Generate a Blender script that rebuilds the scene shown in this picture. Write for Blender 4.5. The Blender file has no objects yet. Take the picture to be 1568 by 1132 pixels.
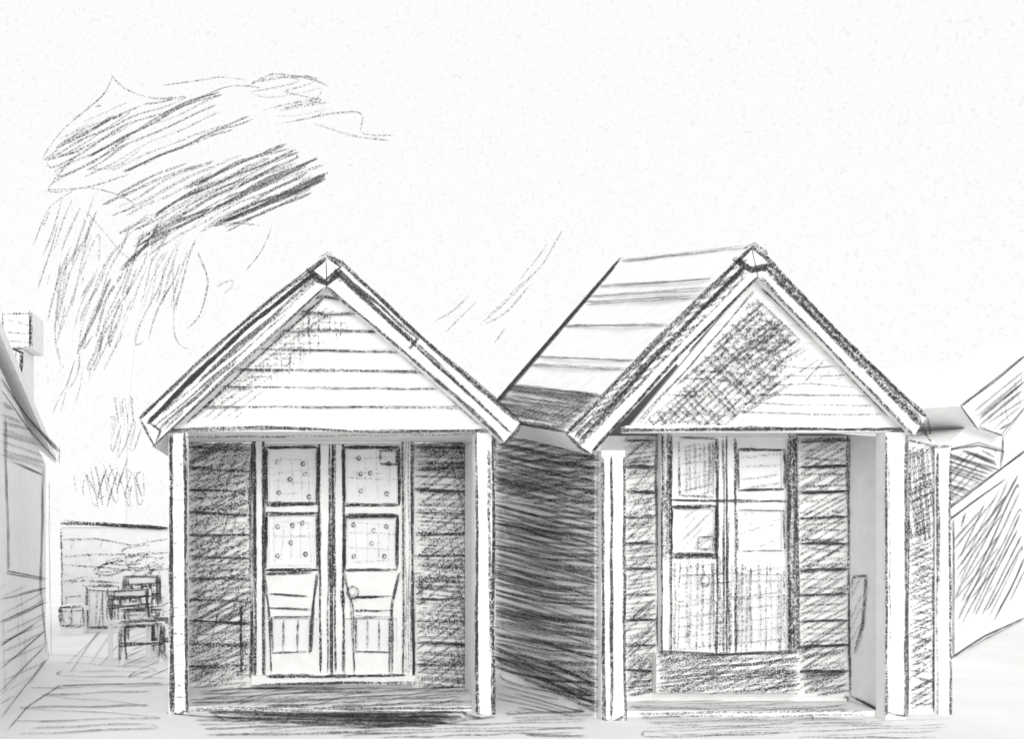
import bpy, math, random
from mathutils import Vector
import bmesh
random.seed(7)
R=random.Random(11)
K=190.0; D=8.0; EYE=1.5; CX=440.0; CY=810.0
CAM=Vector((0,-D,EYE))
def P(px,py,y=0.0):
    s=(D+y)/D
    return Vector(((px-CX)/K*s, y, EYE+(CY-py)/K*s))
def U(px,py,p0,n):
    d=Vector(((px-CX)/K,D,(CY-py)/K)); t=(p0-CAM).dot(n)/d.dot(n)
    return CAM+d*t
FN=Vector((0,-1,0))
# ------------------------------------------------------------ materials
def newmat(name):
    m=bpy.data.materials.new(name); m.use_nodes=True; nt=m.node_tree; nt.nodes.clear(); return m,nt
def paint(name,c,var=0.04,scale=9,rough=0.95,stretch=(1,1,1)):
    m,nt=newmat(name); N=nt.nodes; Lk=nt.links
    o=N.new('ShaderNodeOutputMaterial'); b=N.new('ShaderNodeBsdfPrincipled')
    tc=N.new('ShaderNodeTexCoord'); mp=N.new('ShaderNodeMapping'); mp.inputs['Scale'].default_value=stretch
    n1=N.new('ShaderNodeTexNoise'); n1.inputs['Scale'].default_value=scale; n1.inputs['Detail'].default_value=6
    n2=N.new('ShaderNodeTexNoise'); n2.inputs['Scale'].default_value=90; n2.inputs['Detail'].default_value=2
    r=N.new('ShaderNodeValToRGB'); r.color_ramp.elements[0].position=.3; r.color_ramp.elements[1].position=.7
    r.color_ramp.elements[0].color=[x*(1-var*1.6) for x in c]+[1]; r.color_ramp.elements[1].color=[min(1,x*(1+var*.5)) for x in c]+[1]
    bp=N.new('ShaderNodeBump'); bp.inputs['Strength'].default_value=.15; bp.inputs['Distance'].default_value=.01
    b.inputs['Roughness'].default_value=rough; b.inputs['Specular IOR Level'].default_value=.05
    Lk.new(tc.outputs['Object'],mp.inputs[0]); Lk.new(mp.outputs[0],n1.inputs[0]); Lk.new(tc.outputs['Object'],n2.inputs[0])
    Lk.new(n1.outputs['Fac'],r.inputs[0]); Lk.new(r.outputs[0],b.inputs['Base Color'])
    Lk.new(n2.outputs['Fac'],bp.inputs['Height']); Lk.new(bp.outputs[0],b.inputs['Normal']); Lk.new(b.outputs[0],o.inputs[0])
    return m
WHITE=paint('white_painted_wood',(.9,.9,.895))
ROOFM=paint('pale_roof_boards',(.9,.9,.895),.05)
PANE=paint('window_pane',(.88,.88,.88),.02,4,.6)
GROUND=paint('pale_ground',(.9,.9,.895),.03,1.5)
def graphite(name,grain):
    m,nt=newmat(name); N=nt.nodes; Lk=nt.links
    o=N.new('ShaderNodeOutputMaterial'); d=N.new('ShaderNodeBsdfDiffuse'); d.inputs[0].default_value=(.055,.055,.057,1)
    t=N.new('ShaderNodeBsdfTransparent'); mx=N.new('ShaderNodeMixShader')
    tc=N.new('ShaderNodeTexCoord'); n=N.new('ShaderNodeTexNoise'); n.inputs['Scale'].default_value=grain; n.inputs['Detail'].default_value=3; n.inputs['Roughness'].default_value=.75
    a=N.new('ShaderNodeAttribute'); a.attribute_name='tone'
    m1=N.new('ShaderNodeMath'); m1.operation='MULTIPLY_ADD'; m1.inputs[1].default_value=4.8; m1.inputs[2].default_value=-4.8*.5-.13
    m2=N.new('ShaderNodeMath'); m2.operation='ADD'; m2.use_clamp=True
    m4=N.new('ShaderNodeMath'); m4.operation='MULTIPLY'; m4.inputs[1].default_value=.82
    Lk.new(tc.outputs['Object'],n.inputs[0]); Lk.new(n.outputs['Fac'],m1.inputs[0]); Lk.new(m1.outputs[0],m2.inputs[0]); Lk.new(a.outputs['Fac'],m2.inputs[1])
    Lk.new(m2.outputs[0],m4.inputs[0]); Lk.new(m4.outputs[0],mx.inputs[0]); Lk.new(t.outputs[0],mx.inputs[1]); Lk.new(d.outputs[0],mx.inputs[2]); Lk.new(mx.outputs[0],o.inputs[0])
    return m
G1=graphite('graphite',75); G2=graphite('graphite_far',34)
# ------------------------------------------------------------ helpers
def empty(name,loc=(0,0,0)):
    e=bpy.data.objects.new(name,None); bpy.context.scene.collection.objects.link(e); return e
def mesh(name,v,f,mat,parent=None):
    me=bpy.data.meshes.new(name); me.from_pydata([tuple(a) for a in v],[],f); me.update()
    bm=bmesh.new(); bm.from_mesh(me); bmesh.ops.recalc_face_normals(bm,faces=bm.faces); bm.to_mesh(me); bm.free()
    me.materials.append(mat); o=bpy.data.objects.new(name,me); bpy.context.scene.collection.objects.link(o)
    if parent: o.parent=parent
    return o
def prism(name,front,back,mat,parent,bevel=0.0):
    n=len(front); v=list(front)+list(back)
    f=[tuple(range(n)),tuple(range(2*n-1,n-1,-1))]+[(i,(i+1)%n,n+(i+1)%n,n+i) for i in range(n)]
    o=mesh(name,v,f,mat,parent)
    if bevel:
        b=o.modifiers.new('b','BEVEL'); b.width=bevel; b.segments=2; b.limit_method='ANGLE'
    return o
def ext(name,poly,y0,y1,mat,parent,dx=0,dz=0,bevel=0.0):
    fr=[P(a,b,y0) for a,b in poly]; sh=Vector((dx,y1-y0,dz)); return prism(name,fr,[p+sh for p in fr],mat,parent,bevel)
def wbox(name,x0,x1,y0,y1,z0,z1,mat,parent,bevel=0.004):
    fr=[Vector((x0,y0,z0)),Vector((x1,y0,z0)),Vector((x1,y0,z1)),Vector((x0,y0,z1))]
    return prism(name,fr,[p+Vector((0,y1-y0,0)) for p in fr],mat,parent,bevel)
def X(px,y): return (px-CX)/K*(D+y)/D
def Z(py,y): return EYE+(CY-py)/K*(D+y)/D
def rbox(name,a,b,c,d,y0,y1,mat,parent,bevel=.004,ground=False):
    return wbox(name,X(a,y0),X(c,y0),y0,y1,0 if ground else Z(d,y0),Z(b,y0),mat,parent,bevel)
def clap(name,rows,y,mat,parent,lap=.012):
    v=[];f=[]
    for (z0,z1,a0,b0,a1,b1) in rows:
        i=len(v)
        v+=[(a0,y-lap,z0),(b0,y-lap,z0),(b1,y-.002,z1),(a1,y-.002,z1),(a0,y+.01,z0),(b0,y+.01,z0),(b1,y+.01,z1),(a1,y+.01,z1)]
        f+=[(i,i+1,i+2,i+3),(i+7,i+6,i+5,i+4),(i,i+4,i+5,i+1),(i+3,i+2,i+6,i+7),(i,i+3,i+7,i+4),(i+1,i+5,i+6,i+2)]
    return mesh(name,v,f,mat,parent)
# ------------------------------------------------------------ pencil
class Pen:
    def __init__(s,name,parent,mat=G1): s.n=name;s.p=parent;s.m=mat;s.v=[];s.f=[];s.t=[];s.k=0
    def add(s,pts,nrm,ws,tone):
        if len(pts)<2: return
        s.k+=1; off=.005+(s.k%40)*.00015
        i0=len(s.v); N=len(pts); ph=R.uniform(0,6.28); fr=R.uniform(.12,.35)
        for i,p in enumerate(pts):
            tg=(pts[min(i+1,N-1)]-pts[max(i-1,0)])
            n=nrm
            sd=n.cross(tg)
            if sd.length<1e-9: sd=Vector((0,0,1))
            sd.normalize(); e=min(i,N-1-i)
            vv=(p-CAM).normalized(); pr=(sd-vv*sd.dot(vv)).length
            press=1+.22*math.sin(i*fr+ph)
            w=ws[i]*(.5 if e==0 else 1)*R.uniform(.75,1.25)/2/max(.24,pr)*(.6+.4*press)
            q=p+n*off; s.v+=[q+sd*w,q-sd*w]
            t=tone*R.uniform(.88,1.1)*(.7 if e==0 else 1)*press; s.t+=[t,t]
        for i in range(N-1):
            a=i0+2*i; s.f.append((a,a+1,a+3,a+2))
    def build(s):
        if not s.v: return
        me=bpy.data.meshes.new(s.n); me.from_pydata([tuple(a) for a in s.v],[],s.f); me.update()
        at=me.attributes.new('tone','FLOAT','POINT'); at.data.foreach_set('value',s.t)
        me.materials.append(s.m); o=bpy.data.objects.new(s.n,me); bpy.context.scene.collection.objects.link(o)
        if s.p: o.parent=s.p
def resample(pts,step=9):
    out=[]
    for a,b in zip(pts[:-1],pts[1:]):
        d=math.hypot(b[0]-a[0],b[1]-a[1]); n=max(1,int(d/step))
        for i in range(n): t=i/n; out.append((a[0]+(b[0]-a[0])*t,a[1]+(b[1]-a[1])*t))
    out.append(pts[-1]); return out
def smooth(pts,k):
    for _ in range(k):
        pts=[pts[0]]+[((a[0]+2*b[0]+c[0])/4,(a[1]+2*b[1]+c[1])/4) for a,b,c in zip(pts,pts[1:],pts[2:])]+[pts[-1]]
    return pts
def wob(pts,amp):
    f1,f2=R.uniform(.3,.7),R.uniform(.05,.18); a,b,c,d=[R.uniform(0,6.28) for _ in range(4)]
    return [(x+amp*(.5*math.sin(i*f1+a)+.8*math.sin(i*f2+b)),y+amp*(.5*math.sin(i*f1+c)+.8*math.sin(i*f2+d))) for i,(x,y) in enumerate(pts)]
def S(pen,pts,y=0.0,w=3,t=.7,amp=1.0,plane=None,step=9,sm=0):
    q=resample(pts,step)
    if sm: q=smooth(q,sm)
    q=wob(q,amp)
    if plane: p3=[U(a,b,*plane) for a,b in q]; n=plane[1]
    else: p3=[P(a,b,y) for a,b in q]; n=FN
    pen.add(p3,n,[w/K*(D+p.y)/D for p in p3],t)
def L(pen,pts,y=0.0,w=3,t=.7,n=2,j=2.2,plane=None):
    for _ in range(n):
        q=[(a+R.uniform(-j,j),b+R.uniform(-j,j)) for a,b in pts]
        if R.random()<.35 and len(pts)==2:
            k=R.uniform(.35,.8); q=[q[0],(q[0][0]+(q[1][0]-q[0][0])*k,q[0][1]+(q[1][1]-q[0][1])*k)] if R.random()<.5 else [(q[1][0]+(q[0][0]-q[1][0])*k,q[1][1]+(q[0][1]-q[1][1])*k),q[1]]
            if _==0: S(pen,pts,y,w*.9,t*.9,1,plane)
        S(pen,q,y,w*R.uniform(.65,1.15),t*R.uniform(.75,1.08),1.0,plane)
def RECT(pen,a,b,c,d,y,w=3,t=.7,n=1,plane=None):
    for e in ([(a,b),(c,b)],[(c,b),(c,d)],[(c,d),(a,d)],[(a,d),(a,b)]): L(pen,e,y,w,t,n,1.8,plane)
def hatch(pen,poly,y=0.0,dir=(1,0),sp=8,t=.5,w=4,jit=4,plane=None,zig=.0,yr=None,skip=0.03,amp=1.5,bow=0):
    l=math.hypot(*dir); dx,dy=dir[0]/l,dir[1]/l
    rot=[(a*dx+b*dy,-a*dy+b*dx) for a,b in poly]
    lo=min(r[1] for r in rot); hi=max(r[1] for r in rot); v=lo+sp*.5; flip=False; last=None
    while v<hi:
        xs=[]
        for (a,b),(c,d) in zip(rot,rot[1:]+rot[:1]):
            if (b<=v)!=(d<=v): xs.append(a+(c-a)*(v-b)/(d-b))
        xs.sort()
        for i in range(0,len(xs)-1,2):
            if R.random()<skip: continue
            u0=xs[i]+R.uniform(-jit*.3,jit); u1=xs[i+1]-R.uniform(-jit*.3,jit)
            if u1-u0<3: continue
            v0=v+R.uniform(-.3,.3)*sp; v1=v+R.uniform(-.3,.3)*sp
            um=(u0+u1)/2; vm=(v0+v1)/2+bow*(u1-u0)*R.uniform(.5,1.3)
            tr=lambda u,q:(u*dx-q*dy,u*dy+q*dx)
            pts=[tr(u0,v0),tr(um,vm),tr(u1,v1)]
            if flip: pts.reverse()
            if last and R.random()<zig: pts=[last]+pts
            yy=y if yr is None else R.uniform(*yr)
            S(pen,pts,yy,w*R.uniform(.7,1.3),t*R.uniform(.7,1.25),amp,plane,sm=2)
            last=pts[-1]
        flip=not flip; v+=sp*R.uniform(.75,1.25)
def PR(a,b,c,d): return [(a,b),(c,b),(c,d),(a,d)]
GP=(Vector((0,0,0)),Vector((0,0,1)))
# ============================================================ ground
mesh('ground',[(-300,-30,0),(300,-30,0),(300,500,0),(-300,500,0)],[(0,1,2,3)],GROUND)
gp=Pen('ground_pencil_shade',bpy.data.objects['ground'])  # pencil strokes on the ground, mostly dark hatching that draws shade
# ============================================================ hut 1
h=empty('beach_hut'); pen=Pen('pencil_lines',h)
rbox('post_left',258,662,287,1095,0,.13,WHITE,h,ground=True)
rbox('post_right',728,662,758,1095,0,.13,WHITE,h,ground=True)
rbox('beam',258,650,758,661.5,.002,.13,WHITE,h)
xl,xr=X(258,0),X(758,0)
wbox('side_wall_left',xl,xl+.05,.132,2.0,0,2.26,WHITE,h)
wbox('side_wall_right',xr-.05,xr,.132,2.0,0,2.26,WHITE,h)
wbox('porch_floor',xl+.052,xr-.052,.135,1.098,.0,.04,WHITE,h)
wbox('porch_ceiling',xl+.052,xr-.052,.132,1.098,2.29,2.31,WHITE,h)
wbox('back_wall',xl+.052,xr-.052,1.94,2.0,0,2.26,WHITE,h)
wbox('inner_wall',xl+.052,xr-.052,1.1,1.15,.0,2.285,WHITE,h)
IY=1.1
zs=[.05+i*.2 for i in range(12)]
clap('inner_cladding',[(zs[i],min(zs[i+1],2.285),xl+.053,xr-.053,xl+.053,xr-.053) for i in range(11)],IY,WHITE,h)
ext('gable_panel',[(268,655),(500,425),(748,655)],.03,.08,WHITE,h)
rows=[]
ys=[652,622,592,567,535,505,478,455,440]
for a,b in zip(ys[:-1],ys[1:]):
    def le(py): return X(268+(655-py)/(655-425)*(232),.03)
    def ri(py): return X(748-(655-py)/(655-425)*(248),.03)
    rows.append((Z(a,.03),Z(b,.03),le(a),ri(a),le(b),ri(b)))
clap('gable_cladding',rows,.03,WHITE,h)
ext('back_gable',[(268,655),(500,425),(748,655)],1.96,2.0,WHITE,h)
ext('roof_left',[(498,395),(213,643),(232,684),(500,437)],-.10,2.1,ROOFM,h,bevel=.005)
ext('roof_right',[(500,395),(522,402),(797,648),(772,678),(501,437)],-.098,2.1,ROOFM,h,bevel=.005)
DY=1.04
rbox('door_frame_left',388,664,402,1040,DY-.04,IY,WHITE,h)
rbox('door_frame_right',618,664,632,1040,DY-.04,IY,WHITE,h)
rbox('door_frame_head',402,664,618,680,DY-.04,IY,WHITE,h)
rbox('door_sill',385,1036,636,1050,DY-.08,IY,WHITE,h)
def leaf(tag,a,b,c,d,panes,y,par):
    rbox(tag+'_backing',a,b,c,d,y+.03,y+.045,PANE,par,0)
    xs=[a,panes[0][0],panes[0][2],c]
    rbox(tag+'_stile_a',xs[0],b,xs[1],d,y,y+.028,WHITE,par,.003)
    rbox(tag+'_stile_b',xs[2],b,xs[3],d,y,y+.028,WHITE,par,.003)
    prev=b
    for k,p in enumerate(panes):
        rbox(tag+'_rail_%d'%k,xs[1],prev,xs[2],p[1],y+.001,y+.028,WHITE,par,.003); prev=p[3]
    rbox(tag+'_rail_low',xs[1],prev,xs[2],d,y+.001,y+.028,WHITE,par,.003)
leaf('door_left',403,681,508,1035,[(412,690,486,770),(412,790,486,868),(418,948,474,998)],DY,h)
leaf('door_right',510,681,617,1035,[(528,690,608,770),(528,792,608,870),(546,948,596,998)],DY,h)
bpy.ops.mesh.primitive_uv_sphere_add(radius=.03,segments=20,ring_count=12,location=P(540,908,DY-.03)); o=bpy.context.object; o.name='door_knob'; o.parent=h; o.data.materials.append(WHITE)
# --- lines hut1
for a in (262,284): L(pen,[(a,665),(a+1,1092)],0,3.8,.9,3)
for a in (730,755): L(pen,[(a,660),(a,1098)],0,3.8,.9,3)
L(pen,[(748,690),(752,1000)],0,5,.55,2)
hatch(pen,PR(260,690,285,1085),0,(1,-.2),22,.25,3,5)
L(pen,[(262,1090),(275,1096),(286,1088)],0,4,.8,2); L(pen,[(730,1094),(745,1100),(757,1092)],0,4,.8,2)
L(pen,[(245,662),(400,656),(560,661),(770,660)],-.0,3.5,.85,3)
L(pen,[(285,670),(725,667)],.0,3,.6,2)
R1=-.10
L(pen,[(498,393),(400,470),(300,560),(213,640)],R1,4,.9,4)
L(pen,[(480,418),(380,500),(280,595),(228,650)],R1,6,1.0,4,2.8)
L(pen,[(495,440),(400,530),(300,620),(236,683)],R1,3,.8,3)
L(pen,[(213,640),(228,670),(236,684)],R1,4,.85,2); L(pen,[(228,650),(246,660),(240,680)],R1,3,.8,2)
hatch(pen,[(478,415),(488,430),(250,660),(230,655)],R1,(-1,.87),5,.65,4)
hatch(pen,[(470,412),(480,420),(360,520),(350,512)],R1,(-1,.2),9,.35,3)
L(pen,[(500,393),(522,402),(640,515),(797,645)],R1,4.5,.85,3)
L(pen,[(512,412),(640,532),(780,662)],R1,3.4,.8,3)
L(pen,[(501,440),(620,540),(740,645),(772,678)],R1,4,.85,2)
L(pen,[(797,645),(790,662),(772,678)],R1,4,.85,2)
L(pen,[(628,535),(640,515)],R1,6,.95,2)
hatch(pen,[(520,412),(640,518),(636,530),(505,418)],R1,(1,.9),4,.75,4)
L(pen,[(470,412),(488,428),(500,436),(522,415)],R1,7,1,3)
L(pen,[(500,395),(480,415),(498,430),(522,410),(503,396)],R1,4,.9,2)
L(pen,[(488,392),(500,388),(520,400)],R1,3,.7,2)
gy=.013
L(pen,[(285,650),(400,545),(497,452)],gy,3,.75,2); L(pen,[(520,455),(640,565),(735,652)],gy,3,.75,2)
for py in ys[1:-1]:
    f=(655-py)/230; a=268+f*232+8; b=748-f*248-8
    L(pen,[(a,py+R.uniform(-2,2)),((a+b)/2,py+R.uniform(0,4)),(b,py+3)],gy,3.2,.75,2)
hatch(pen,[(290,650),(480,460),(520,480),(360,640)],gy,(1,-.75),8,.44,3.5,8)
hatch(pen,[(400,600),(480,465),(540,500),(450,570)],gy,(0,1),9,.38,3,8)
hatch(pen,[(300,640),(480,470),(540,500),(380,600)],gy,(1,0),8,.38,3,8)
wy=IY-.015
for z in zs[1:]:
    py=CY-(z-EYE)*K*D/(D+wy)
    if py<670: continue
    L(pen,[(286,py),(384,py+3)],wy,3.4,.85,2); L(pen,[(636,py),(724,py+R.uniform(-3,4))],wy,3.2,.8,2)
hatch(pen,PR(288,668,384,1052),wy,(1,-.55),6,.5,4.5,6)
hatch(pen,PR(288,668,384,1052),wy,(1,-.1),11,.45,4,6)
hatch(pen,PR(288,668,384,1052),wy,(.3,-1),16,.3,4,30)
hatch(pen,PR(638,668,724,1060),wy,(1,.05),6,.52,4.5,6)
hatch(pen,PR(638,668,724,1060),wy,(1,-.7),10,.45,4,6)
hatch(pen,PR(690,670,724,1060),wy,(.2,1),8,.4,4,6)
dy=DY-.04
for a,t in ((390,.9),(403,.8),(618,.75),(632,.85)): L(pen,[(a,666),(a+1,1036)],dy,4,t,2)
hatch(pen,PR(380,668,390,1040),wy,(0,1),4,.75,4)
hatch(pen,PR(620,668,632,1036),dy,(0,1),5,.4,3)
L(pen,[(392,667),(630,667)],dy,4,.8,2)
for a in (489,505,511,524): L(pen,[(a,672),(a+R.uniform(-2,2),1030)],DY,3.2,.8,2)
L(pen,[(508,700),(508,1035)],DY-.002,5,.75,1)
L(pen,[(410,1037),(620,1035)],DY-.08,4.5,.85,3); L(pen,[(400,1048),(640,1046)],DY-.08,3.5,.7,2)
for q in ((407,686,487,773),(407,787,487,872),(527,686,611,774),(527,790,609,873)):
    RECT(pen,*q,DY,4.4,.95,3)
L(pen,[(407,880),(480,877)],DY,5,.9,2)
for q in ((407,686,487,773),(407,787,487,872),(527,686,611,774),(527,790,609,873)):
    w_=q[2]-q[0];hh=q[3]-q[1]
    for i in range(3):
        for j in range(3):
            if (i+j)%2==0 or R.random()<.35:
                cx=q[0]+w_*(.24+.26*i)+R.uniform(-6,6); cy=q[1]+hh*(.22+.29*j)+R.uniform(-6,6)
                c=[(cx+3*math.cos(k*1.05),cy+3*math.sin(k*1.05)) for k in range(7)]; S(pen,c,DY+.02,2.4,.9,.2,step=3)
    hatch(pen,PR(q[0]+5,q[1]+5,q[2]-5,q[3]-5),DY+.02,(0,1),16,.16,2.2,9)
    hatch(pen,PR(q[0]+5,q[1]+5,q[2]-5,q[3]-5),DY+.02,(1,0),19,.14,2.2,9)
RECT(pen,582,690,608,712,DY+.0,3.5,.9,2)
L(pen,[(403,884),(412,930),(414,1030)],DY,3.2,.8,2); L(pen,[(487,878),(478,930),(476,1000)],DY,3.2,.8,2)
L(pen,[(412,910),(470,912)],DY,3.2,.8,2); L(pen,[(412,932),(476,934)],DY,3.2,.8,2)
RECT(pen,416,946,476,1000,DY,3.2,.8,2); L(pen,[(434,948),(434,998)],DY,3.2,.8,1); L(pen,[(455,948),(455,998)],DY,3.2,.8,1)
L(pen,[(528,880),(540,930),(542,1032)],DY,3.2,.8,2); L(pen,[(612,878),(600,930),(598,1032)],DY,3.2,.8,2)
L(pen,[(545,915),(600,914)],DY,3.2,.8,2); L(pen,[(542,936),(600,936)],DY,3.2,.8,2)
RECT(pen,545,945,597,1000,DY,3.2,.8,2); L(pen,[(563,948),(563,998)],DY,3.2,.8,1); L(pen,[(580,948),(580,998)],DY,3.2,.8,1)
L(pen,[(524,905),(526,932)],DY,5,.95,2)
S(pen,[(540+9*math.cos(k*.6),908+9*math.sin(k*.6)) for k in range(12)],DY-.062,3.5,.95,.4,step=3)
RECT(pen,370,925,384,1035,wy,3.5,.8,2); RECT(pen,632,880,644,925,wy,3,.7,2); L(pen,[(634,925),(632,1040)],wy,4,.7,2)
FP=(Vector((0,0,.04)),Vector((0,0,1)))
hatch(pen,[(310,1052),(715,1052),(722,1083),(292,1083)],0,(1,-.04),3.6,.6,4.2,22,plane=FP)
hatch(pen,[(310,1054),(715,1054),(722,1083),(292,1083)],0,(1,-.25),7,.5,4,14,plane=FP)
hatch(pen,PR(290,1083,726,1090),.135,(1,.0),3,.6,3.6,14)  # porch shadow drawn as dark hatching, floor top and front face
hatch(gp,[(288,1090),(726,1090),(715,1104),(320,1104)],0,(1,.02),3.6,.62,4,34,plane=GP)  # shadow in front of the porch, drawn in dark strokes
hatch(gp,[(360,1092),(715,1092),(700,1114),(420,1114)],0,(1,.0),3.6,.72,4.5,40,plane=GP)
hatch(gp,[(480,1094),(700,1094),(680,1110),(520,1110)],0,(1,.0),4,.8,4.5,30,plane=GP)
L(gp,[(255,1093),(330,1102),(420,1106),(560,1116),(690,1108),(760,1100)],0,3,.7,2,plane=GP)
L(gp,[(320,1092),(345,1105),(370,1100)],0,3,.8,2,plane=GP); L(gp,[(705,1092),(715,1098),(740,1104)],0,3.5,.85,3,plane=GP)
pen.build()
# ============================================================ hut 2
h=empty('beach_hut'); pen=Pen('pencil_lines',h)
Y2=-.25; SK=-.1
def sx(y): return SK*(y-Y2)
rbox('post_left',921,690,957,1100,Y2,Y2+.13,WHITE,h,ground=True)
rbox('post_right',1356,662,1388,1100,Y2,Y2+.13,WHITE,h,ground=True)
rbox('beam',958,652,1355,662,Y2+.003,Y2+.12,WHITE,h)
xa=X(921,Y2); xb=X(1388,Y2)
def skewwall(name,x,th,y0,y1,zf,zb):
    fr=[Vector((x+sx(y0),y0,0)),Vector((x+th+sx(y0),y0,0)),Vector((x+th+sx(y0),y0,zf)),Vector((x+sx(y0),y0,zf))]
    bk=[Vector((x+sx(y1),y1,0)),Vector((x+th+sx(y1),y1,0)),Vector((x+th+sx(y1),y1,zb)),Vector((x+sx(y1),y1,zb))]
    prism(name,fr,bk,WHITE,h)
skewwall('side_wall_left',xa,.05,Y2+.132,2.4,2.2,2.62)
skewwall('side_wall_right',xb-.06,.05,Y2+.132,2.4,2.22,2.6)
wbox('porch_floor',xa+.055,xb-.13,Y2+.135,.328,0,.05,WHITE,h)
I2=.33
wbox('inner_wall',xa+.06+sx(I2),xb-.08+sx(I2),I2,I2+.05,0,2.28,WHITE,h)
wbox('back_wall',xa+sx(2.4),xb+sx(2.4),2.4,2.45,0,2.6,WHITE,h)
x0,x1=xa+.055+sx(I2),xb-.065+sx(I2)
zs2=[.09+i*.215 for i in range(11)]
clap('inner_cladding',[(zs2[i],min(zs2[i+1],2.27),x0,x1,x0,x1) for i in range(10)],I2,WHITE,h)
ext('gable_panel',[(962,656),(1158,420),(1388,656)],Y2+.03,Y2+.08,WHITE,h)
rows=[]
ys2=[655,630,605,580,552,525,498,470,445]
for a,b in zip(ys2[:-1],ys2[1:]):
    le=lambda py: X(962+(656-py)/236*196,Y2+.03); ri=lambda py: X(1388-(656-py)/236*230,Y2+.03)
    rows.append((Z(a,Y2+.03),Z(b,Y2+.03),le(a),ri(a),le(b),ri(b)))
clap('gable_cladding',rows,Y2+.03,WHITE,h)
RY=Y2-.08
rf=P(1150,378,RY); ef=P(866,665,RY); rr=P(945,400,2.4); er=P(738,640,2.4)
un=(ef-rf).cross(rr-rf).normalized()
if un.z<0: un=-un
prism('roof_left',[rf,ef,P(905,697,RY),P(1160,424,RY)],[rr,er,er+(P(905,697,RY)-ef),rr+(P(1160,424,RY)-rf)],ROOFM,h,.004)
ef2=P(1418,640,RY)
prism('roof_right',[P(1152,378,RY),P(1176,398,RY),ef2,P(1400,668,RY),P(1162,424,RY)],
      [rr+Vector((.01,0,0)),rr+(P(1176,398,RY)-rf),ef2+(rr-rf),P(1400,668,RY)+(rr-rf),P(1162,424,RY)+(rr-rf)],ROOFM,h,.004)
mesh('back_gable',[(xa+sx(2.4),2.38,2.55),(xb+sx(2.4),2.38,2.55),(rr.x,2.38,rr.z-.25)],[(0,1,2)],WHITE,h)
rbox('side_screen_panel',1392,676,1432,1095,.02,.06,WHITE,h,ground=True)
rbox('side_screen_post',1432,680,1456,1095,.0,.10,WHITE,h,ground=True)
D2=.27
rbox('door_frame_left',1012,664,1028,1003,D2-.03,I2,WHITE,h)
rbox('door_frame_right',1207,664,1221,1003,D2-.03,I2,WHITE,h)
rbox('door_frame_head',1028,656,1207,668,D2-.03,I2,WHITE,h)
rbox('door_step',1005,1003,1225,1062,D2-.05,I2,WHITE,h)
leaf('door_left',1029,669,1112,1002,[(1042,676,1094,758),(1042,780,1094,846),(1042,880,1094,985)],D2,h)
leaf('door_right',1114,669,1206,1002,[(1130,692,1198,748),(1130,782,1198,842),(1130,880,1198,985)],D2,h)
bpy.ops.mesh.primitive_uv_sphere_add(radius=.022,segments=20,ring_count=12,location=P(1079,890,D2-.022)); o=bpy.context.object; o.name='door_knob'; o.parent=h; o.data.materials.append(WHITE)
S(pen,[(1079+7*math.cos(k*.6),890+9*math.sin(k*.6)) for k in range(12)],D2-.046,3,.8,.4,step=3)
for a in (923,934,955): L(pen,[(a,700),(a+1,1104)],Y2,3.6,.85,2)
for a in (1357,1386): L(pen,[(a,664),(a,1098)],Y2,3.4,.8,2)
L(pen,[(1362,700),(1360,1000)],Y2,2.6,.4,1)
L(pen,[(920,1100),(935,1108),(957,1098)],Y2,3.5,.8,2); L(pen,[(1357,1092),(1372,1098),(1388,1098)],Y2,3,.8,2)
L(pen,[(945,660),(1150,656),(1390,660)],Y2,3.8,.85,3)
L(pen,[(1150,378),(1010,515),(866,665)],RY,5,.9,3,2.4)
L(pen,[(1160,424),(1040,545),(905,697)],RY,4,.85,3)
L(pen,[(1135,412),(1010,540),(885,680)],RY,4,.85,3)
L(pen,[(866,665),(888,688),(905,697)],RY,4.5,.9,2)
hatch(pen,[(1145,385),(870,665),(890,683),(1145,420)],RY,(-1,1.02),4.5,.68,4.5,6)
hatch(pen,[(1145,385),(870,665),(890,683),(1145,420)],RY,(-1,.4),8,.5,4,3)
L(pen,[(1150,378),(1176,398),(1290,515),(1418,638)],RY,4.5,.85,3)
L(pen,[(1170,412),(1290,532),(1412,655)],RY,4,.8,2); L(pen,[(1163,426),(1280,545),(1400,668)],RY,3.5,.85,2)
hatch(pen,[(1176,402),(1410,640),(1404,652),(1172,414)],RY,(1,1.02),5,.7,4.5,5)
L(pen,[(1418,638),(1424,662),(1402,668)],RY,4,.85,2); L(pen,[(1405,640),(1425,680)],RY,3,.8,2)
L(pen,[(1122,395),(1150,412),(1170,410),(1182,402)],RY,7,1,3); L(pen,[(1135,382),(1155,374),(1170,384),(1176,400)],RY,4,.8,2)
g2=Y2+.013
L(pen,[(975,650),(1060,555),(1155,445)],g2,3,.75,2); L(pen,[(1168,440),(1280,555),(1360,640)],g2,3,.75,2)
tri=[(985,652),(1155,452),(1225,520),(1190,590),(1110,652)]
hatch(pen,tri,g2,(1,-.9),9,.58,4,5); hatch(pen,tri,g2,(1,1),10,.52,3.5,5); hatch(pen,tri,g2,(1,.05),12,.42,3.5,5)
hatch(pen,[(1120,640),(1150,460),(1240,540),(1200,610)],g2,(1,-.6),10,.5,4,8)
hatch(pen,[(1180,480),(1290,580),(1220,590)],g2,(1,-.8),14,.35,3,6)
for py in (560,575,590,605,618,632):
    f=(656-py)/236; b=1388-f*230-14; a=1190-(py-560)*.8
    L(pen,[(a,py),((a+b)/2,py+R.uniform(-3,3)),(b,py+2)],g2,3,.62,1)
w2=I2-.015
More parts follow.
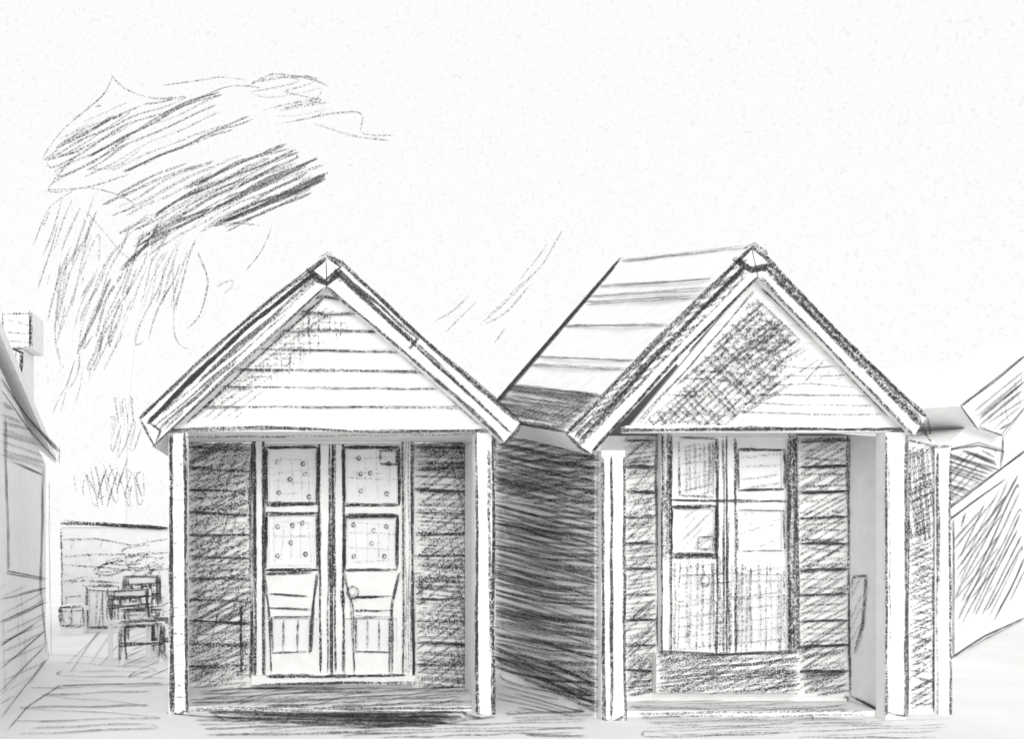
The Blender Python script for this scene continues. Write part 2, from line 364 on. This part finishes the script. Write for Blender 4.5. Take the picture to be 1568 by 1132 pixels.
for z in zs2[1:]:
    py=CY-(z-EYE)*K*D/(D+w2)
    if py<670: continue
    L(pen,[(957,py),(1004,py)],w2,3.8,.95,2); L(pen,[(1224,py+2),(1298,py)],w2,3.8,.95,3)
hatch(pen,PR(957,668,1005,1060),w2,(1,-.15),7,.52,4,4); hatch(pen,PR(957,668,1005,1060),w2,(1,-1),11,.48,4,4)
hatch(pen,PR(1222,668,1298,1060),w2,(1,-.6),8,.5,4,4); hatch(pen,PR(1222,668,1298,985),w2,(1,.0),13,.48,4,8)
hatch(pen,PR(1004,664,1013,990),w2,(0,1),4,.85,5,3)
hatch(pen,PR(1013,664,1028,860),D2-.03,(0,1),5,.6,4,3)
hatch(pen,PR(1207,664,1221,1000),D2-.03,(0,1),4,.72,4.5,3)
for a in (1013,1028,1207,1221): L(pen,[(a,666),(a,1002)],D2-.03,3.4,.8,2)
L(pen,[(1299,668),(1300,1000),(1304,1068)],w2,3.5,.8,2)
for a in (1098,1109,1114,1126): L(pen,[(a,672),(a,1000)],D2,3.4,.75,2)
L(pen,[(1010,660),(1225,660)],D2-.03,4.5,.8,2)
RECT(pen,1040,672,1096,760,D2,3.4,.65,1); RECT(pen,1028,776,1096,850,D2,4.4,.95,3); RECT(pen,1130,690,1200,750,D2,3.6,.85,2); RECT(pen,1130,780,1200,845,D2,3,.6,1)
L(pen,[(1028,765),(1110,767),(1205,768)],D2,4,.75,2); L(pen,[(1028,855),(1100,853)],D2,4.5,.85,2)
RECT(pen,1068,824,1092,842,D2+.0,3.5,.9,2)
hatch(pen,PR(1042,676,1094,758),D2+.02,(0,1),7,.46,3.5,5); hatch(pen,PR(1042,676,1094,758),D2+.02,(1,-.2),12,.36,3,5); hatch(pen,PR(1042,780,1094,846),D2+.02,(1,-1),10,.34,3,5)
hatch(pen,PR(1132,694,1198,748),D2+.02,(1,-.1),14,.25,3,5); hatch(pen,PR(1132,784,1198,842),D2+.02,(1,-.3),16,.2,3,5)
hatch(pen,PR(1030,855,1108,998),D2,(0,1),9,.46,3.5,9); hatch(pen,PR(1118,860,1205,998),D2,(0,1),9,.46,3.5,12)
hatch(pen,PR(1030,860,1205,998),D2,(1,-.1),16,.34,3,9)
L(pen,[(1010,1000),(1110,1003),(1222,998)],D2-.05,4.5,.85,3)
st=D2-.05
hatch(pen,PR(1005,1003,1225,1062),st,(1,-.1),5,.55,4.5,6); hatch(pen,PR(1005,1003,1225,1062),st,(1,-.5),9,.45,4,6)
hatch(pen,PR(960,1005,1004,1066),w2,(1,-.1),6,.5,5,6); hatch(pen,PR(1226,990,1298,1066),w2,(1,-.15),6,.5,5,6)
FP2=(Vector((0,0,.05)),Vector((0,0,1)))
hatch(pen,[(968,1074),(1300,1074),(1315,1091),(965,1091)],0,(1,-.03),4,.5,4,20,plane=FP2)
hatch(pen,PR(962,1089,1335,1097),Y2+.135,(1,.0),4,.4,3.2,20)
WR=(Vector((xb-.06,Y2,0)),Vector((-1,SK,0)).normalized())
L(pen,[(1306,1066),(1330,1078),(1355,1092)],0,3.2,.8,2,plane=WR)
L(pen,[(1303,900),(1310,885),(1326,882),(1320,960),(1308,1000)],0,3,.5,2,plane=WR)
hatch(pen,[(1302,890),(1325,885),(1322,1010),(1303,1000)],0,(.5,-1),10,.3,3,5,plane=WR)
hatch(pen,PR(1392,685,1430,1085),.02,(1,-.5),8,.6,4.5,4); hatch(pen,PR(1392,685,1430,830),.02,(.1,1),7,.65,4.5,4)
hatch(pen,PR(1394,830,1430,1085),.02,(1,.2),12,.5,4,4)
for a in (1390,1430): L(pen,[(a,682),(a,1090)],.02,3.5,.75,2)
for a in (1434,1454): L(pen,[(a,690),(a+1,1098)],0,3.4,.7,2)
L(pen,[(1385,672),(1430,684),(1456,684)],0,3.5,.75,2)
WL=(Vector((xa,Y2,0)),Vector((-1,SK,0)).normalized())
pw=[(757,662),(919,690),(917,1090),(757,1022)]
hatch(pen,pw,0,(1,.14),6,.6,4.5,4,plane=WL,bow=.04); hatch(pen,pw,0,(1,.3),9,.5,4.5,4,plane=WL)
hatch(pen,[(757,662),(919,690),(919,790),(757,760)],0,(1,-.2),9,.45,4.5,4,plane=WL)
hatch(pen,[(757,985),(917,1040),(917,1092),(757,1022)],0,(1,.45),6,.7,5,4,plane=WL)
for k in range(11):
    y=700+k*34; L(pen,[(759,y),(917,y+18+k*2)],0,3.2,.6,1,plane=WL)
def bl(u,v):
    a=rf.lerp(ef,v); b=rr.lerp(er,v); return a.lerp(b,u)
def rs(u0,v0,u1,v1,w,t,n=14):
    p=[bl(u0+(u1-u0)*i/n,v0+(v1-v0)*i/n+R.uniform(-.003,.003)) for i in range(n+1)]
    pen.add(p,un,[w/K*(D+q.y)/D for q in p],t)
for v in (.0,.17,.23,.27,.42,.61,.66,.8):
    for k in range(2): rs(R.uniform(0,.05),v+R.uniform(-.008,.008),1-R.uniform(0,.08),v+R.uniform(-.012,.012),3.2,.68)
for k in range(3): rs(.99+R.uniform(-.012,.012),-.02,.99,1,4.5,.9,24)
for k in range(3): rs(.96+R.uniform(-.012,.012),.04,.95,.9,3,.7,24)
for k in range(30):
    v=.79+.21*k/30; rs(R.uniform(0,.05),v,R.uniform(.9,1),v+R.uniform(-.03,.03),3.8,.6)
for k in range(20):
    u=k/20; rs(u,.82,min(1,u+.12),.99,3.5,.5,5)
for k in range(2): rs(0,.995,1,.995,4.5,.9)
pen.build()
# ============================================================ left neighbour hut
h=empty('beach_hut'); pen=Pen('pencil_lines',h)
A=Vector((-2.237,-.27,0)); B=Vector((-2.707,3.12,0)); dr=(B-A).normalized(); A0=A-dr*2
nl=Vector((dr.y,-dr.x,0)).normalized()
if nl.x<0: nl=-nl
LP=(A,nl)
topB=U(70,712,*LP); topA=U(0,590,*LP)
def onw(p,z): q=Vector((p.x,p.y,z)); return q
zA0=topA.z+.45
fr=[A0,B,onw(B,topB.z),onw(A0,zA0)]
prism('side_wall',fr,[p-nl*2.4 for p in fr],WHITE,h)
e0=onw(A0,zA0+.02)+nl*.1; e1=onw(B,topB.z+.02)+nl*.1+dr*.12; r0=onw(A0,zA0+1.1)-nl*1.2; r1=onw(B,topB.z+1.1)-nl*1.2+dr*.12
prism('roof_slope',[e0,e1,r1,r0],[p+Vector((0,0,.1)) for p in (e0,e1,r1,r0)],ROOFM,h)
e2=e0-nl*2.64; e3=e1-nl*2.64
prism('roof_slope_far',[r0,r1,e3,e2],[p+Vector((0,0,.1)) for p in (r0,r1,e3,e2)],ROOFM,h)
EP=(e1,nl)
wbox('chimney',X(14,1.8),X(36,1.8),1.8,2.2,Z(640,1.8),Z(535,1.8),WHITE,h); wbox('chimney_cap',X(4,1.8),X(50,1.8),1.76,2.24,Z(534,1.8),Z(478,1.8),WHITE,h)
RECT(pen,6,480,48,532,1.76,3.2,.7,1); L(pen,[(46,478),(48,530)],1.76,5,.85,2); hatch(pen,PR(8,490,46,530),1.76,(1,.1),14,.28,3,4)
L(pen,[(20,536),(34,540),(32,610)],1.8,5,.8,2); hatch(pen,PR(16,540,36,640),1.8,(0,1),8,.45,4,4)
L(pen,[(0,580),(40,640),(90,690)],0,4.5,.85,3,plane=EP); L(pen,[(0,598),(40,655),(88,708)],0,3.6,.75,2,plane=EP); L(pen,[(90,685),(92,710)],0,5,.85,2,plane=EP)
hatch(pen,[(0,600),(70,690),(68,716),(0,700)],0,(1,.3),9,.4,4,4,plane=LP)
L(pen,[(66,715),(62,900),(74,1020)],0,3.6,.75,3,plane=LP); L(pen,[(74,735),(76,1010)],0,3,.6,2,plane=LP)
L(pen,[(8,640),(12,880)],0,3.5,.75,2,plane=LP); L(pen,[(10,878),(70,888)],0,3.5,.75,2,plane=LP); L(pen,[(12,705),(64,728)],0,3,.6,2,plane=LP)
for k in range(6): L(pen,[(0,918+k*36),(70,900+k*22)],0,2.6,.6,2,plane=LP)
hatch(pen,[(0,895),(70,895),(70,1015),(0,1095)],0,(1,-.5),13,.36,3,4,plane=LP); hatch(pen,[(0,900),(70,900),(70,1000),(0,1080)],0,(.1,1),22,.3,3,4,plane=LP)
L(pen,[(0,1108),(70,1016)],0,3,.7,2,plane=LP)
pen.build()
# ============================================================ right neighbour hut
h=empty('beach_hut'); pen=Pen('pencil_lines',h,G1)
Q0=Vector((7.61,3.4,0)); u=Vector((12.08-7.61,8.3-3.4,0)).normalized(); n=Vector((u.y,-u.x,0))
RP=(Q0,n)
b0=U(1440,900,*RP); b0.z=0; b1=U(1610,900,*RP); b1.z=0
fr=[b0,b1,U(1610,540,*RP),U(1560,580,*RP),U(1440,690,*RP)]
prism('gable_wall',fr,[p-n*3 for p in fr],WHITE,h)
RP2=(Q0+n*.12,n)
fr=[U(a,b,*RP2) for a,b in ((1470,622),(1568,545),(1612,510),(1612,572),(1535,668),(1496,655))]
prism('roof',fr,[p-n*.9 for p in fr],ROOFM,h)
L(pen,[(1470,622),(1520,585),(1570,545)],0,3.4,.85,3,plane=RP2); L(pen,[(1500,640),(1570,585)],0,3,.8,2,plane=RP2); L(pen,[(1496,655),(1535,668),(1570,620)],0,3.2,.8,2,plane=RP2)
L(pen,[(1470,622),(1496,657)],0,3.5,.85,3,plane=RP2)
hatch(pen,[(1490,628),(1568,565),(1568,620),(1535,662),(1500,650)],0,(1,-.75),8,.55,4,4,plane=RP2); hatch(pen,[(1520,605),(1568,565),(1568,620),(1535,662)],0,(.2,1),10,.42,3.4,4,plane=RP2)
L(pen,[(1440,690),(1500,680),(1535,690),(1530,715)],0,3,.7,2,plane=RP)
hatch(pen,[(1440,695),(1525,690),(1528,720),(1440,785)],0,(1,.35),6,.66,4.4,4,plane=RP); hatch(pen,[(1440,695),(1500,690),(1500,740),(1440,775)],0,(1,-1),8,.55,4,4,plane=RP)
L(pen,[(1436,792),(1530,722),(1570,690)],0,3.4,.8,2,plane=RP); L(pen,[(1436,800),(1460,790),(1540,735)],0,2.8,.7,2,plane=RP); L(pen,[(1536,670),(1532,720)],0,2.8,.75,2,plane=RP)
hatch(pen,[(1462,795),(1568,722),(1568,905),(1520,950),(1465,950)],0,(-.5,1),7.5,.66,4.8,20,plane=RP,zig=.3)
hatch(pen,[(1462,795),(1540,750),(1520,900),(1465,930)],0,(-.75,1),10,.6,4.4,12,plane=RP)
L(pen,[(1460,795),(1458,1008)],0,3,.7,2,plane=RP); L(pen,[(1455,1012),(1510,975),(1570,948)],0,3.2,.8,2,plane=RP)
pen.build()
# ============================================================ garden wall, furniture
h=empty('garden_wall'); pen=Pen('pencil_lines',h,G2)
GY=7.2; rbox('wall_body',94,806,420,960,GY,GY+.25,WHITE,h,ground=True); rbox('wall_coping',92,801,420,808,GY-.04,GY+.3,WHITE,h)
L(pen,[(95,800),(150,803),(256,810)],GY-.04,4.5,.9,3); L(pen,[(95,810),(95,958)],GY,3,.65,2)
for k,yy in enumerate(range(826,960,22)):
    L(pen,[(97,yy+R.uniform(-6,6)),(150,yy+R.uniform(-6,6)),(200,yy+3+R.uniform(-6,6)),(256,yy+R.uniform(-5,5))],GY,3,.5,1,3)
    for q in range(3): 
        a=105+q*55+(k%2)*22+R.uniform(-12,12); L(pen,[(a,yy),(a+R.uniform(-6,6),yy+18)],GY,2.6,.42,1)
for k in range(5):
    cx=R.uniform(115,230); cy=R.uniform(830,880); S(pen,[(cx+26*math.cos(i*.55)+R.uniform(-5,5),cy+9*math.sin(i*.5)+R.uniform(-3,3)) for i in range(11)],GY,2.8,.45,2.5,step=5,sm=3)
hatch(pen,PR(96,880,170,900),GY,(1,-.2),7,.4,3,10,zig=.3); hatch(pen,PR(185,840,256,960),GY,(1,-.5),13,.38,3,18,zig=.4)
pen.build()
def crate(nm,a,b,c,d,y):
    h=empty(nm); pn=Pen('pencil_lines',h,G2); zz=Z(b,y); xa_,xc_=X(a,y),X(c,y); dp=.6
    wbox('body',xa_,xc_,y,y+dp,0.0,zz-.06,WHITE,h); wbox('lid',xa_-.03,xc_+.03,y-.03,y+dp+.03,zz-.06,zz,WHITE,h)
    RECT(pn,a,b,c,d,y-.03,3.6,.8,2); L(pn,[(a,b+7),(c,b+7)],y-.03,2.6,.6,1); hatch(pn,PR(a,b+8,c,d),y,(0,1),9,.34,3,4); L(pn,[((a+c)/2,b),((a+c)/2+2,d)],y-.03,3,.7,1); pn.build()
crate('storage_box',133,898,180,962,6.3); crate('storage_box',92,930,127,960,6.0)
def chair(px,y,rot,hgt=.9):
    h=empty('garden_chair'); x=X(px,y)
    W=.5
    def bx(nm,a,b,c,d,e,f): wbox(nm,a,b,c,d,e,f,WHITE,h,.004)
    for i,(lx,ly) in enumerate(((0,0),(W-.05,0),(0,.45),(W-.05,.45))): bx('leg_%d'%i,lx,lx+.05,ly,ly+.05,0,.42 if ly==0 else hgt)
    bx('seat',-.01,W+.01,-.02,.44,.425,.46)
    bx('back_top',.052,W-.052,.455,.49,hgt-.1,hgt); bx('back_mid',.052,W-.052,.455,.49,.58,.64)
    for i in range(3): bx('slat_%d'%i,.1+i*.12,.15+i*.12,.46,.485,.642,hgt-.102)
    bx('stretcher',.052,W-.052,.01,.04,.2,.24)
    pn=Pen('pencil_lines',h)
    def e(pts,yy): 
        for _ in range(3):
            p=[Vector((a+R.uniform(-.035,.035),yy-.003,b+R.uniform(-.03,.03))) for a,b in pts]; q=[]
            for s_,t_ in zip(p[:-1],p[1:]): q+=[s_.lerp(t_,i/6)+Vector((R.uniform(-.006,.006),0,R.uniform(-.006,.006))) for i in range(6)]
            q.append(p[-1]); pn.add(q,FN,[.022*R.uniform(.7,1.4)]*len(q),R.uniform(.6,1))
    for lx in (.0,.05,W-.05,W): e([(lx,0.05),(lx,.42)],0); e([(lx,.46),(lx,hgt)],.45)
    e([(0,.46),(W,.46)],-.02); e([(0,.425),(W,.425)],-.02); e([(0,hgt),(W,hgt)],.45); e([(0,hgt-.1),(W,hgt-.1)],.45); e([(0,.61),(W,.61)],.45); e([(0,.22),(W,.22)],0)
    for i in range(3): e([(.12+i*.12,.64),(.12+i*.12,hgt-.1)],.45)
    pn.build(); h.location=(x,y,0); h.rotation_euler[2]=rot
chair(184,2.9,.45,.8); chair(232,3.6,-.5,.82); chair(188,4.9,.15,.85)
# ============================================================ ground marks: shade drawn as hatching, some outlines
for poly,d_,sp,t,w in (
  ([(35,1050),(258,1045),(258,1128),(20,1128)],(1,-.03),10,.47,3.4),
  ([(78,1000),(250,1000),(256,1045),(75,1045)],(1,.05),9,.38,3),
  ([(120,975),(180,975),(170,1040),(90,1040)],(-.7,1),16,.5,3),
  ([(170,960),(256,965),(256,1040),(190,1045)],(1,-.4),8,.6,3.2),
  ([(300,1102),(900,1102),(900,1130),(300,1130)],(1,-.02),6,.44,3.6),
  ([(350,1106),(620,1106),(600,1128),(380,1128)],(1,-.06),6,.42,3.4),
  ([(760,1022),(915,1086),(916,1100),(800,1098),(760,1080)],(1,.25),6,.6,4),
  ([(760,1085),(920,1092),(920,1110),(760,1110)],(1,-.05),6,.55,4),
  ([(958,1094),(1355,1094),(1355,1110),(958,1110)],(1,-.02),4.5,.52,4),
  ([(965,1100),(1460,1100),(1460,1131),(965,1131)],(1,-.03),7,.42,3.6),
  ([(1000,1110),(1250,1108),(1230,1130),(1020,1130)],(1,-.05),7,.4,3.6)):
    hatch(gp,poly,0,d_,sp,t,w,34,plane=GP,zig=.2)
L(gp,[(10,1120),(40,1085),(90,1050),(250,1047)],0,3,.6,2,plane=GP)
L(gp,[(1245,1104),(1243,1092)],0,4,.8,2,plane=GP)
gp.build()
# ============================================================ tree
h=empty('willow_tree'); pen=Pen('foliage_strokes',h,G2)
TY=10.0
def limb(nm,pts,rad):
    v=[];f=[];ns=8
    P3=[P(a,b,TY+dd) for a,b,dd in pts]
    if nm=='trunk': P3[0].z=0
    for i,p in enumerate(P3):
        for k in range(ns):
            an=2*math.pi*k/ns; r=rad*(1-.75*i/(len(P3)-1)); v.append(p+Vector((r*math.cos(an),r*math.sin(an),0)))
    for i in range(len(P3)-1):
        for k in range(ns): f.append((i*ns+k,i*ns+(k+1)%ns,(i+1)*ns+(k+1)%ns,(i+1)*ns+k))
    mesh(nm,v,f,WHITE,h)
limb('trunk',[(188,940,0),(188,800,0),(191,640,0),(205,500,0),(230,400,0)],.10)
limb('limb_1',[(205,500,0),(170,420,.3),(130,330,.5),(110,250,.6)],.035); limb('limb_2',[(215,460,0),(280,360,-.3),(380,270,-.4),(470,220,-.5)],.035)
limb('limb_3',[(225,410,0),(240,300,.2),(270,200,.2)],.03)
def T(pts,w=4,t=.8,n=1): 
    for _ in range(n): S(pen,[(a+R.uniform(-3,3),b+R.uniform(-3,3)) for a,b in pts],TY+R.uniform(-1.2,1.2),w*R.uniform(.8,1.2),t,2.2,sm=3)
for q in ([(338,143),(290,158),(200,205),(135,237)],[(385,178),(330,200),(260,235),(190,262)],[(455,232),(400,255),(300,290),(240,330)],
  [(485,243),(420,275),(330,320),(260,345),(215,375)],[(500,268),(440,295),(370,325),(328,348)],[(475,290),(410,320),(345,350)],[(440,225),(360,250),(300,285)]):
    T(q,3.8,.82,2)
T([(497,270),(420,305),(345,340)],5,.9,2); T([(240,345),(225,375),(185,412)],4,.8,2)
for q in ([(168,115),(160,140),(90,205),(62,248),(128,228),(95,262),(64,292),(150,280),(200,262)],
  [(168,115),(185,140),(235,155),(270,150)],[(62,248),(130,195),(195,170),(100,220)],[(64,292),(140,285),(190,300),(215,320),(170,330)],
  [(130,320),(160,350),(195,395),(210,400)],[(50,372),(75,320),(110,290)],[(255,135),(290,122),(340,122),(380,125)],[(330,350),(370,345),(400,348)],
  [(415,348),(400,385),(378,415)],[(262,400),(262,500),(272,540),(285,535)],[(335,440),(362,425),(355,445),(340,452)],[(300,385),(320,430),(305,490),(285,505)],
  [(60,440),(70,400),(90,340)],[(105,600),(120,570),(118,540)],[(150,545),(160,500),(185,450)],[(95,560),(80,520),(95,440)],[(140,330),(125,400),(110,470)]): T(q,2.8,.55,1)
for q in ([(390,125),(440,112),(495,125),(430,140),(500,150),(420,165),(505,158)],[(450,185),(520,175),(560,170),(548,205),(600,210)],[(380,135),(420,110),(480,118),(500,130)],[(480,190),(540,205),(595,212)],[(300,150),(350,132),(400,130)]): T(q,2.6,.48,1)
ZR=(8.9,11.1)
hatch(pen,[(165,150),(340,145),(385,180),(250,250),(70,288),(65,245)],TY,(1,-.46),13,.52,3.2,34,yr=ZR,zig=.6,amp=3,bow=-.03)
hatch(pen,[(95,190),(200,170),(220,240),(80,280)],TY,(1,-.55),12,.5,3,20,yr=ZR,zig=.6,amp=3)
hatch(pen,[(250,250),(455,228),(500,268),(330,348),(200,400),(160,300)],TY,(1,-.47),8,.58,3.6,40,yr=ZR,zig=.5,amp=3,bow=-.03)
hatch(pen,[(300,270),(470,240),(490,280),(340,345),(240,350)],TY,(1,-.5),9,.65,3.8,30,yr=ZR,zig=.3,amp=3)
hatch(pen,[(205,330),(290,310),(250,380),(190,412)],TY,(1,-.8),8,.55,3.4,14,yr=ZR,zig=.5,amp=3)
hatch(pen,[(380,120),(500,120),(500,180),(420,190)],TY,(1,-.2),15,.4,2.6,15,yr=ZR,zig=.7,amp=3)
hatch(pen,[(70,300),(150,310),(135,400),(60,400)],TY,(-.35,1),15,.44,2.8,25,yr=ZR,amp=3)
hatch(pen,[(120,330),(300,380),(330,400),(270,480),(150,565),(70,560),(85,400)],TY,(-.38,1),13,.52,3,70,yr=ZR,amp=4,zig=.35,bow=.03)
hatch(pen,[(130,400),(215,400),(190,500),(110,560)],TY,(-.42,1),10,.58,3.4,40,yr=ZR,amp=3,zig=.4)
hatch(pen,[(75,400),(110,400),(95,520),(60,500)],TY,(-.2,1),11,.46,2.8,30,yr=ZR,amp=3,zig=.3)
hatch(pen,[(225,390),(300,380),(270,470),(210,470)],TY,(-.3,1),11,.5,3,20,yr=ZR,amp=3,zig=.5)
hatch(pen,[(150,500),(190,490),(170,560),(125,580)],TY,(-.4,1),10,.55,3,15,yr=ZR,amp=3,zig=.4)
hatch(pen,[(90,540),(150,560),(110,630),(80,640)],TY,(-.3,1),13,.38,2.6,15,yr=ZR,amp=3)
hatch(pen,PR(177,600,204,650),TY,(.1,1),5,.6,3.2,12,yr=(9.6,9.85))
hatch(pen,PR(168,640,215,705),TY,(.25,-1),8,.52,3.2,18,yr=(9.6,9.85),zig=.7)
pen.build()
h=empty('hedge'); pen=Pen('foliage_strokes',h,G2)
hatch(pen,[(110,720),(150,705),(190,700),(232,730),(228,775),(160,785),(112,765)],9,(.2,1),9,.55,3,26,yr=(8.5,9.5),zig=.7,amp=3)
hatch(pen,[(130,730),(200,700),(205,760),(150,780)],9,(-.3,1),9,.62,3,22,yr=(8.5,9.5),zig=.5,amp=3)
pen.build()
h=empty('cloud'); pen=Pen('cloud_wisps',h,G2)
for q in ([(858,358),(830,410),(790,440),(740,495)],[(718,452),(690,480),(665,490)],[(730,460),(700,490),(682,508)],[(812,440),(760,490),(740,500)],[(775,500),(758,524)],[(835,370),(800,430)],[(820,415),(780,455),(745,490)]):
    S(pen,q,14,2.8,.48,3,sm=3)
pen.build()
# ============================================================ sky + lights + camera
sc=bpy.context.scene
w=bpy.data.worlds.new('World'); sc.world=w; w.use_nodes=True; nt=w.node_tree; nt.nodes.clear(); N=nt.nodes; Lk=nt.links
o=N.new('ShaderNodeOutputWorld'); ad=N.new('ShaderNodeAddShader'); b1_=N.new('ShaderNodeBackground'); b2_=N.new('ShaderNodeBackground')
sk=N.new('ShaderNodeTexSky'); sk.sky_type='NISHITA'; sk.sun_disc=False; sk.sun_elevation=math.radians(20); sk.sun_rotation=math.radians(184)
hs=N.new('ShaderNodeHueSaturation'); hs.inputs['Saturation'].default_value=.08
tc=N.new('ShaderNodeTexCoord'); n1=N.new('ShaderNodeTexNoise'); n1.inputs['Scale'].default_value=330; n1.inputs['Detail'].default_value=4
cr=N.new('ShaderNodeValToRGB'); cr.color_ramp.elements[0].position=.28; cr.color_ramp.elements[0].color=(.86,.86,.86,1); cr.color_ramp.elements[1].position=.44; cr.color_ramp.elements[1].color=(.965,.965,.965,1)
Lk.new(tc.outputs['Generated'],n1.inputs[0]); Lk.new(n1.outputs['Fac'],cr.inputs[0])
Lk.new(cr.outputs[0],b1_.inputs[0]); b1_.inputs[1].default_value=1.0
Lk.new(sk.outputs[0],hs.inputs['Color']); Lk.new(hs.outputs[0],b2_.inputs[0]); b2_.inputs[1].default_value=.004
Lk.new(b1_.outputs[0],ad.inputs[0]); Lk.new(b2_.outputs[0],ad.inputs[1]); Lk.new(ad.outputs[0],o.inputs[0])
sd=bpy.data.lights.new('sun','SUN'); sd.energy=1.5; sd.angle=math.radians(30); sd.color=(1,.99,.97)
so=bpy.data.objects.new('sun',sd); sc.collection.objects.link(so); so.rotation_euler=(math.radians(72),0,math.radians(-4))
cd=bpy.data.cameras.new('camera'); co=bpy.data.objects.new('camera',cd); sc.collection.objects.link(co)
co.location=CAM; co.rotation_euler=(math.pi/2,0,0); cd.sensor_width=36; cd.lens=36*D/(1568/K); cd.shift_x=(784-CX)/1568; cd.shift_y=(CY-566)/1568
cd.clip_end=2000; cd.clip_start=.05; sc.camera=co
sc.view_settings.view_transform='Standard'; sc.view_settings.look='None'; sc.view_settings.exposure=0
